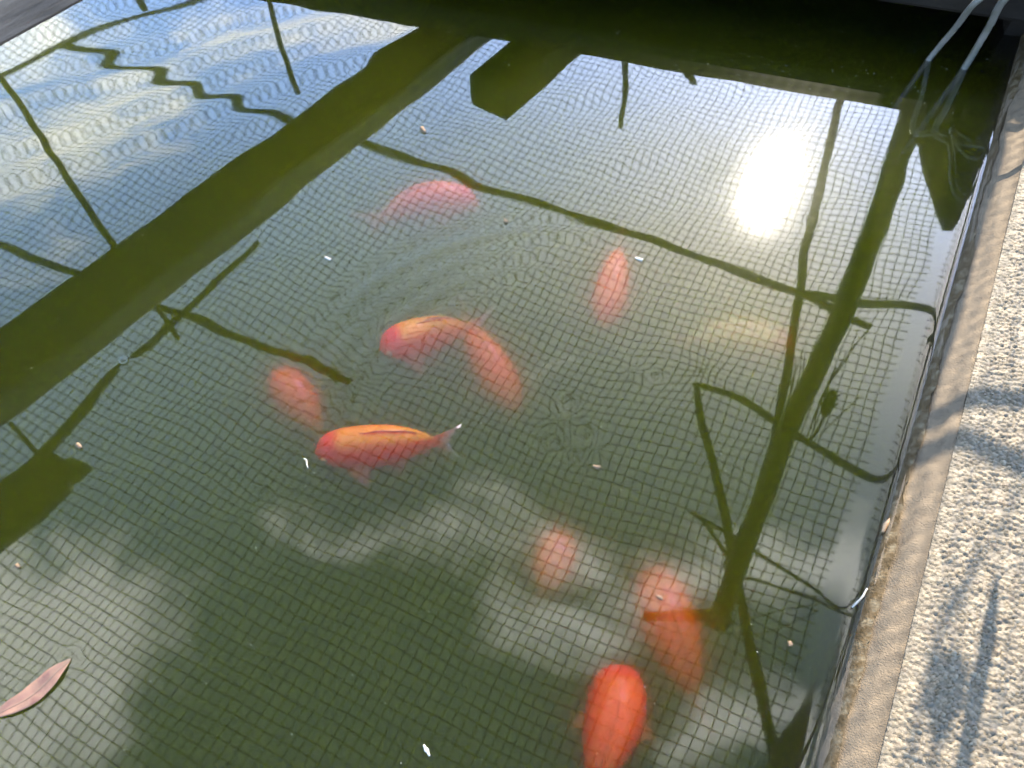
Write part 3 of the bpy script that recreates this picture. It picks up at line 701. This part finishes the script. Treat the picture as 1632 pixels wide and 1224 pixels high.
goldfish([(982, 1066), (984, 1095), (980, 1140), (966, 1190), (952, 1235), (946, 1262)], [.052, .047, .043, .042, .044, .048], .0225, .018, 'orange', 'bright orange goldfish cut off by the bottom edge', tail_len=.22, head_red=.9)

# ------------------------------------------------------------ things afloat
M['leaf'] = material('pink_leaf', (.135, .066, .052), .85, noise=((.11, .046, .038), 90, 5), bump=(260, .4, .001), third=(.15, .085, .06))
M['rib'] = material('leaf_midrib', (.17, .11, .075), .7)
M['speck'] = material('pale_fluff', (.38, .36, .32), .8)
M['brown_bit'] = material('brown_bit', (.16, .10, .05), .7, noise=((.09, .055, .03), 200, 3))
lp = [at(*p) for p in ((113, 1051), (96, 1068), (72, 1092), (42, 1116), (8, 1134), (-22, 1148))]
lc = catmull(lp, 30); lw = np.interp(np.linspace(0, 1, 30), [0, .08, .3, .5, .72, .9, 1], [.0006, .0022, .0064, .0075, .0056, .0022, .0002])
V, Fc = [], []
for i, p in enumerate(lc):
    t_ = (lc[min(i + 1, 29)] - lc[max(i - 1, 0)]).normalized(); sv = Vector((-t_.y, t_.x, 0))
    for sgn in (1, 0):
        for j in range(7):
            v = (j - 3) / 3
            V.append(p + sv * (v * lw[i]) + Vector((0, 0, .0004 + .0016 * abs(v) ** 1.5 * (lw[i] / .0075) + .0012 * math.sin(i * .22) ** 2 + sgn * .00035)))
for i in range(29):
    a = i * 14; b = a + 14
    for j in range(6):
        Fc.append((a + j, a + j + 1, b + j + 1, b + j)); Fc.append((a + 7 + j, b + 7 + j, b + 8 + j, a + 8 + j))
    Fc.append((a, b, b + 7, a + 7)); Fc.append((a + 6, a + 13, b + 13, b + 6))
leaf = link('fallen_leaf', V, Fc, M['leaf'], None, True, origin=lc[15])
leaf['_o'] = tuple(leaf.location); tag(leaf, 'narrow pinkish leaf floating at the lower left', 'leaf')
V, Fc = tube([p + Vector((0, 0, .0009 + .0012 * math.sin(i * .22) ** 2)) for i, p in enumerate(lc)], [.0007, .0004, .0002], 30, 6)
link('midrib', V, Fc, M['rib'], leaf, True)
def bit(name, pts, w, mat, label, cat, z=.0006, seed=0):
    P = [at(a, b, z) for a, b in pts]
    r = ray(*pts[0]); mpp = CAM_H / r[2]
    V, Fc = tube(P, [x * mpp / 2 for x in w], 12, 7, .25, seed=seed)
    return tag(link(name, V, Fc, mat, None, True, origin=P[0]), label, cat)
bit('feather_down', [(484, 731), (488, 733), (489, 740), (491, 746)], [2, 2.4, 2.4, 1], M['speck'], 'curled white wisp of down in front of the clearest goldfish', 'down', seed=1)
bit('petal', [(675, 1187), (680, 1196), (685, 1205)], [3, 8, 2], M['speck'], 'white petal floating near the bottom edge', 'petal', seed=2)
bit('seed', [(804, 349), (807, 355)], [3, 7], M['brown_bit'], 'dark seed floating below the longest pole', 'seed', seed=3)
bit('leaf_scrap', [(672, 204), (677, 211)], [7, 6], M['brown_bit'], 'tan leaf scrap floating beyond the longest pole', 'leaf scrap', seed=4)
bit('petal', [(518, 410), (527, 414)], [4, 5], M['speck'], 'pale petal floating right of the crooked branch', 'petal', seed=5)
bit('petal', [(1012, 411), (1024, 415)], [4, 6], M['speck'], 'ragged pale petal floating below the sun glint', 'petal', seed=6)
bit('drowned_bug', [(945, 742), (951, 745), (957, 743)], [4, 8, 4], M['brown_bit'], 'tiny dark bug floating beside the ruffled patch of water', 'bug', seed=7)
bit('drowned_bug', [(1046, 949), (1052, 953), (1056, 956)], [3, 7, 4], M['brown_bit'], 'tiny bug floating over the large blurred goldfish', 'bug', seed=8)
bit('seed', [(26, 900), (30, 905)], [7, 5], M['brown_bit'], 'brown seed floating above the pink leaf', 'seed', seed=9)
bit('seed', [(123, 708), (129, 714)], [8, 6], M['brown_bit'], 'brown seed floating right of the ragged board', 'seed', seed=10)
bit('seed', [(1258, 1022), (1260, 1030)], [6, 9], M['brown_bit'], 'brown seed floating right of the post foot', 'seed', seed=11)
bit('dry_petiole', [(1358, 968), (1374, 952), (1382, 938)], [3, 4, 3], M['speck'], 'bleached stem stuck at the waterline of the coping', 'stem', z=.002, seed=12)
bit('dry_leaf', [(1407, 848), (1412, 836), (1420, 826)], [5, 9, 3], material('tan_leaf', (.42, .25, .13), .6), 'curled tan leaf lodged at the waterline of the coping', 'leaf', z=.004, seed=13)
# bubble
bm = bmesh.new(); bmesh.ops.create_uvsphere(bm, u_segments=24, v_segments=14, radius=.0042)
for v in list(bm.verts):
    if v.co.z < -.0001: bm.verts.remove(v)
for v in bm.verts: v.co.z *= .75
me = bpy.data.meshes.new('bubble'); bm.to_mesh(me); bm.free(); me.polygons.foreach_set('use_smooth', [True] * len(me.polygons))
m = bpy.data.materials.new('bubble_film'); m.use_nodes = True; t = m.node_tree; t.nodes.clear()
o_ = t.nodes.new('ShaderNodeOutputMaterial'); mx = t.nodes.new('ShaderNodeMixShader'); fr = t.nodes.new('ShaderNodeFresnel'); fr.inputs[0].default_value = 1.4
tr = t.nodes.new('ShaderNodeBsdfTransparent'); gl = t.nodes.new('ShaderNodeBsdfGlossy'); gl.inputs['Roughness'].default_value = .03
t.links.new(fr.outputs[0], mx.inputs[0]); t.links.new(tr.outputs[0], mx.inputs[1]); t.links.new(gl.outputs[0], mx.inputs[2]); t.links.new(mx.outputs[0], o_.inputs[0])
me.materials.append(m); o = bpy.data.objects.new('bubble', me); col.objects.link(o); o.location = at(197, 575, .0002)
tag(o, 'single clear bubble floating on the crooked branch reflection', 'bubble')
# floating dust
V, Fc = [], []
dr = np.random.default_rng(21)
def speck(px, py, r):
    p = at(px, py, .0007); n0 = len(V); k = 5; a0 = dr.uniform(0, 6)
    V.append(p + Vector((0, 0, r * .7)))
    for i in range(k):
        a = a0 + i * 2 * math.pi / k; rr_ = r * dr.uniform(.6, 1.3); V.append(p + Vector((math.cos(a) * rr_, math.sin(a) * rr_, 0)))
    for i in range(k): Fc.append((n0, n0 + 1 + i, n0 + 1 + (i + 1) % k))
for _ in range(190): speck(dr.uniform(0, 1480), dr.uniform(30, 1220), dr.uniform(.00018, .0005))
for _ in range(190): speck(dr.normal(1230, 170), dr.normal(150, 55), dr.uniform(.0002, .00055))
for _ in range(90): speck(dr.uniform(620, 1480), dr.uniform(40, 330), dr.uniform(.0002, .0005))
tag(link('floating_dust', V, Fc, M['speck']), kind='stuff')

for o in list(col.objects):
    if '_o' in o: del o['_o']
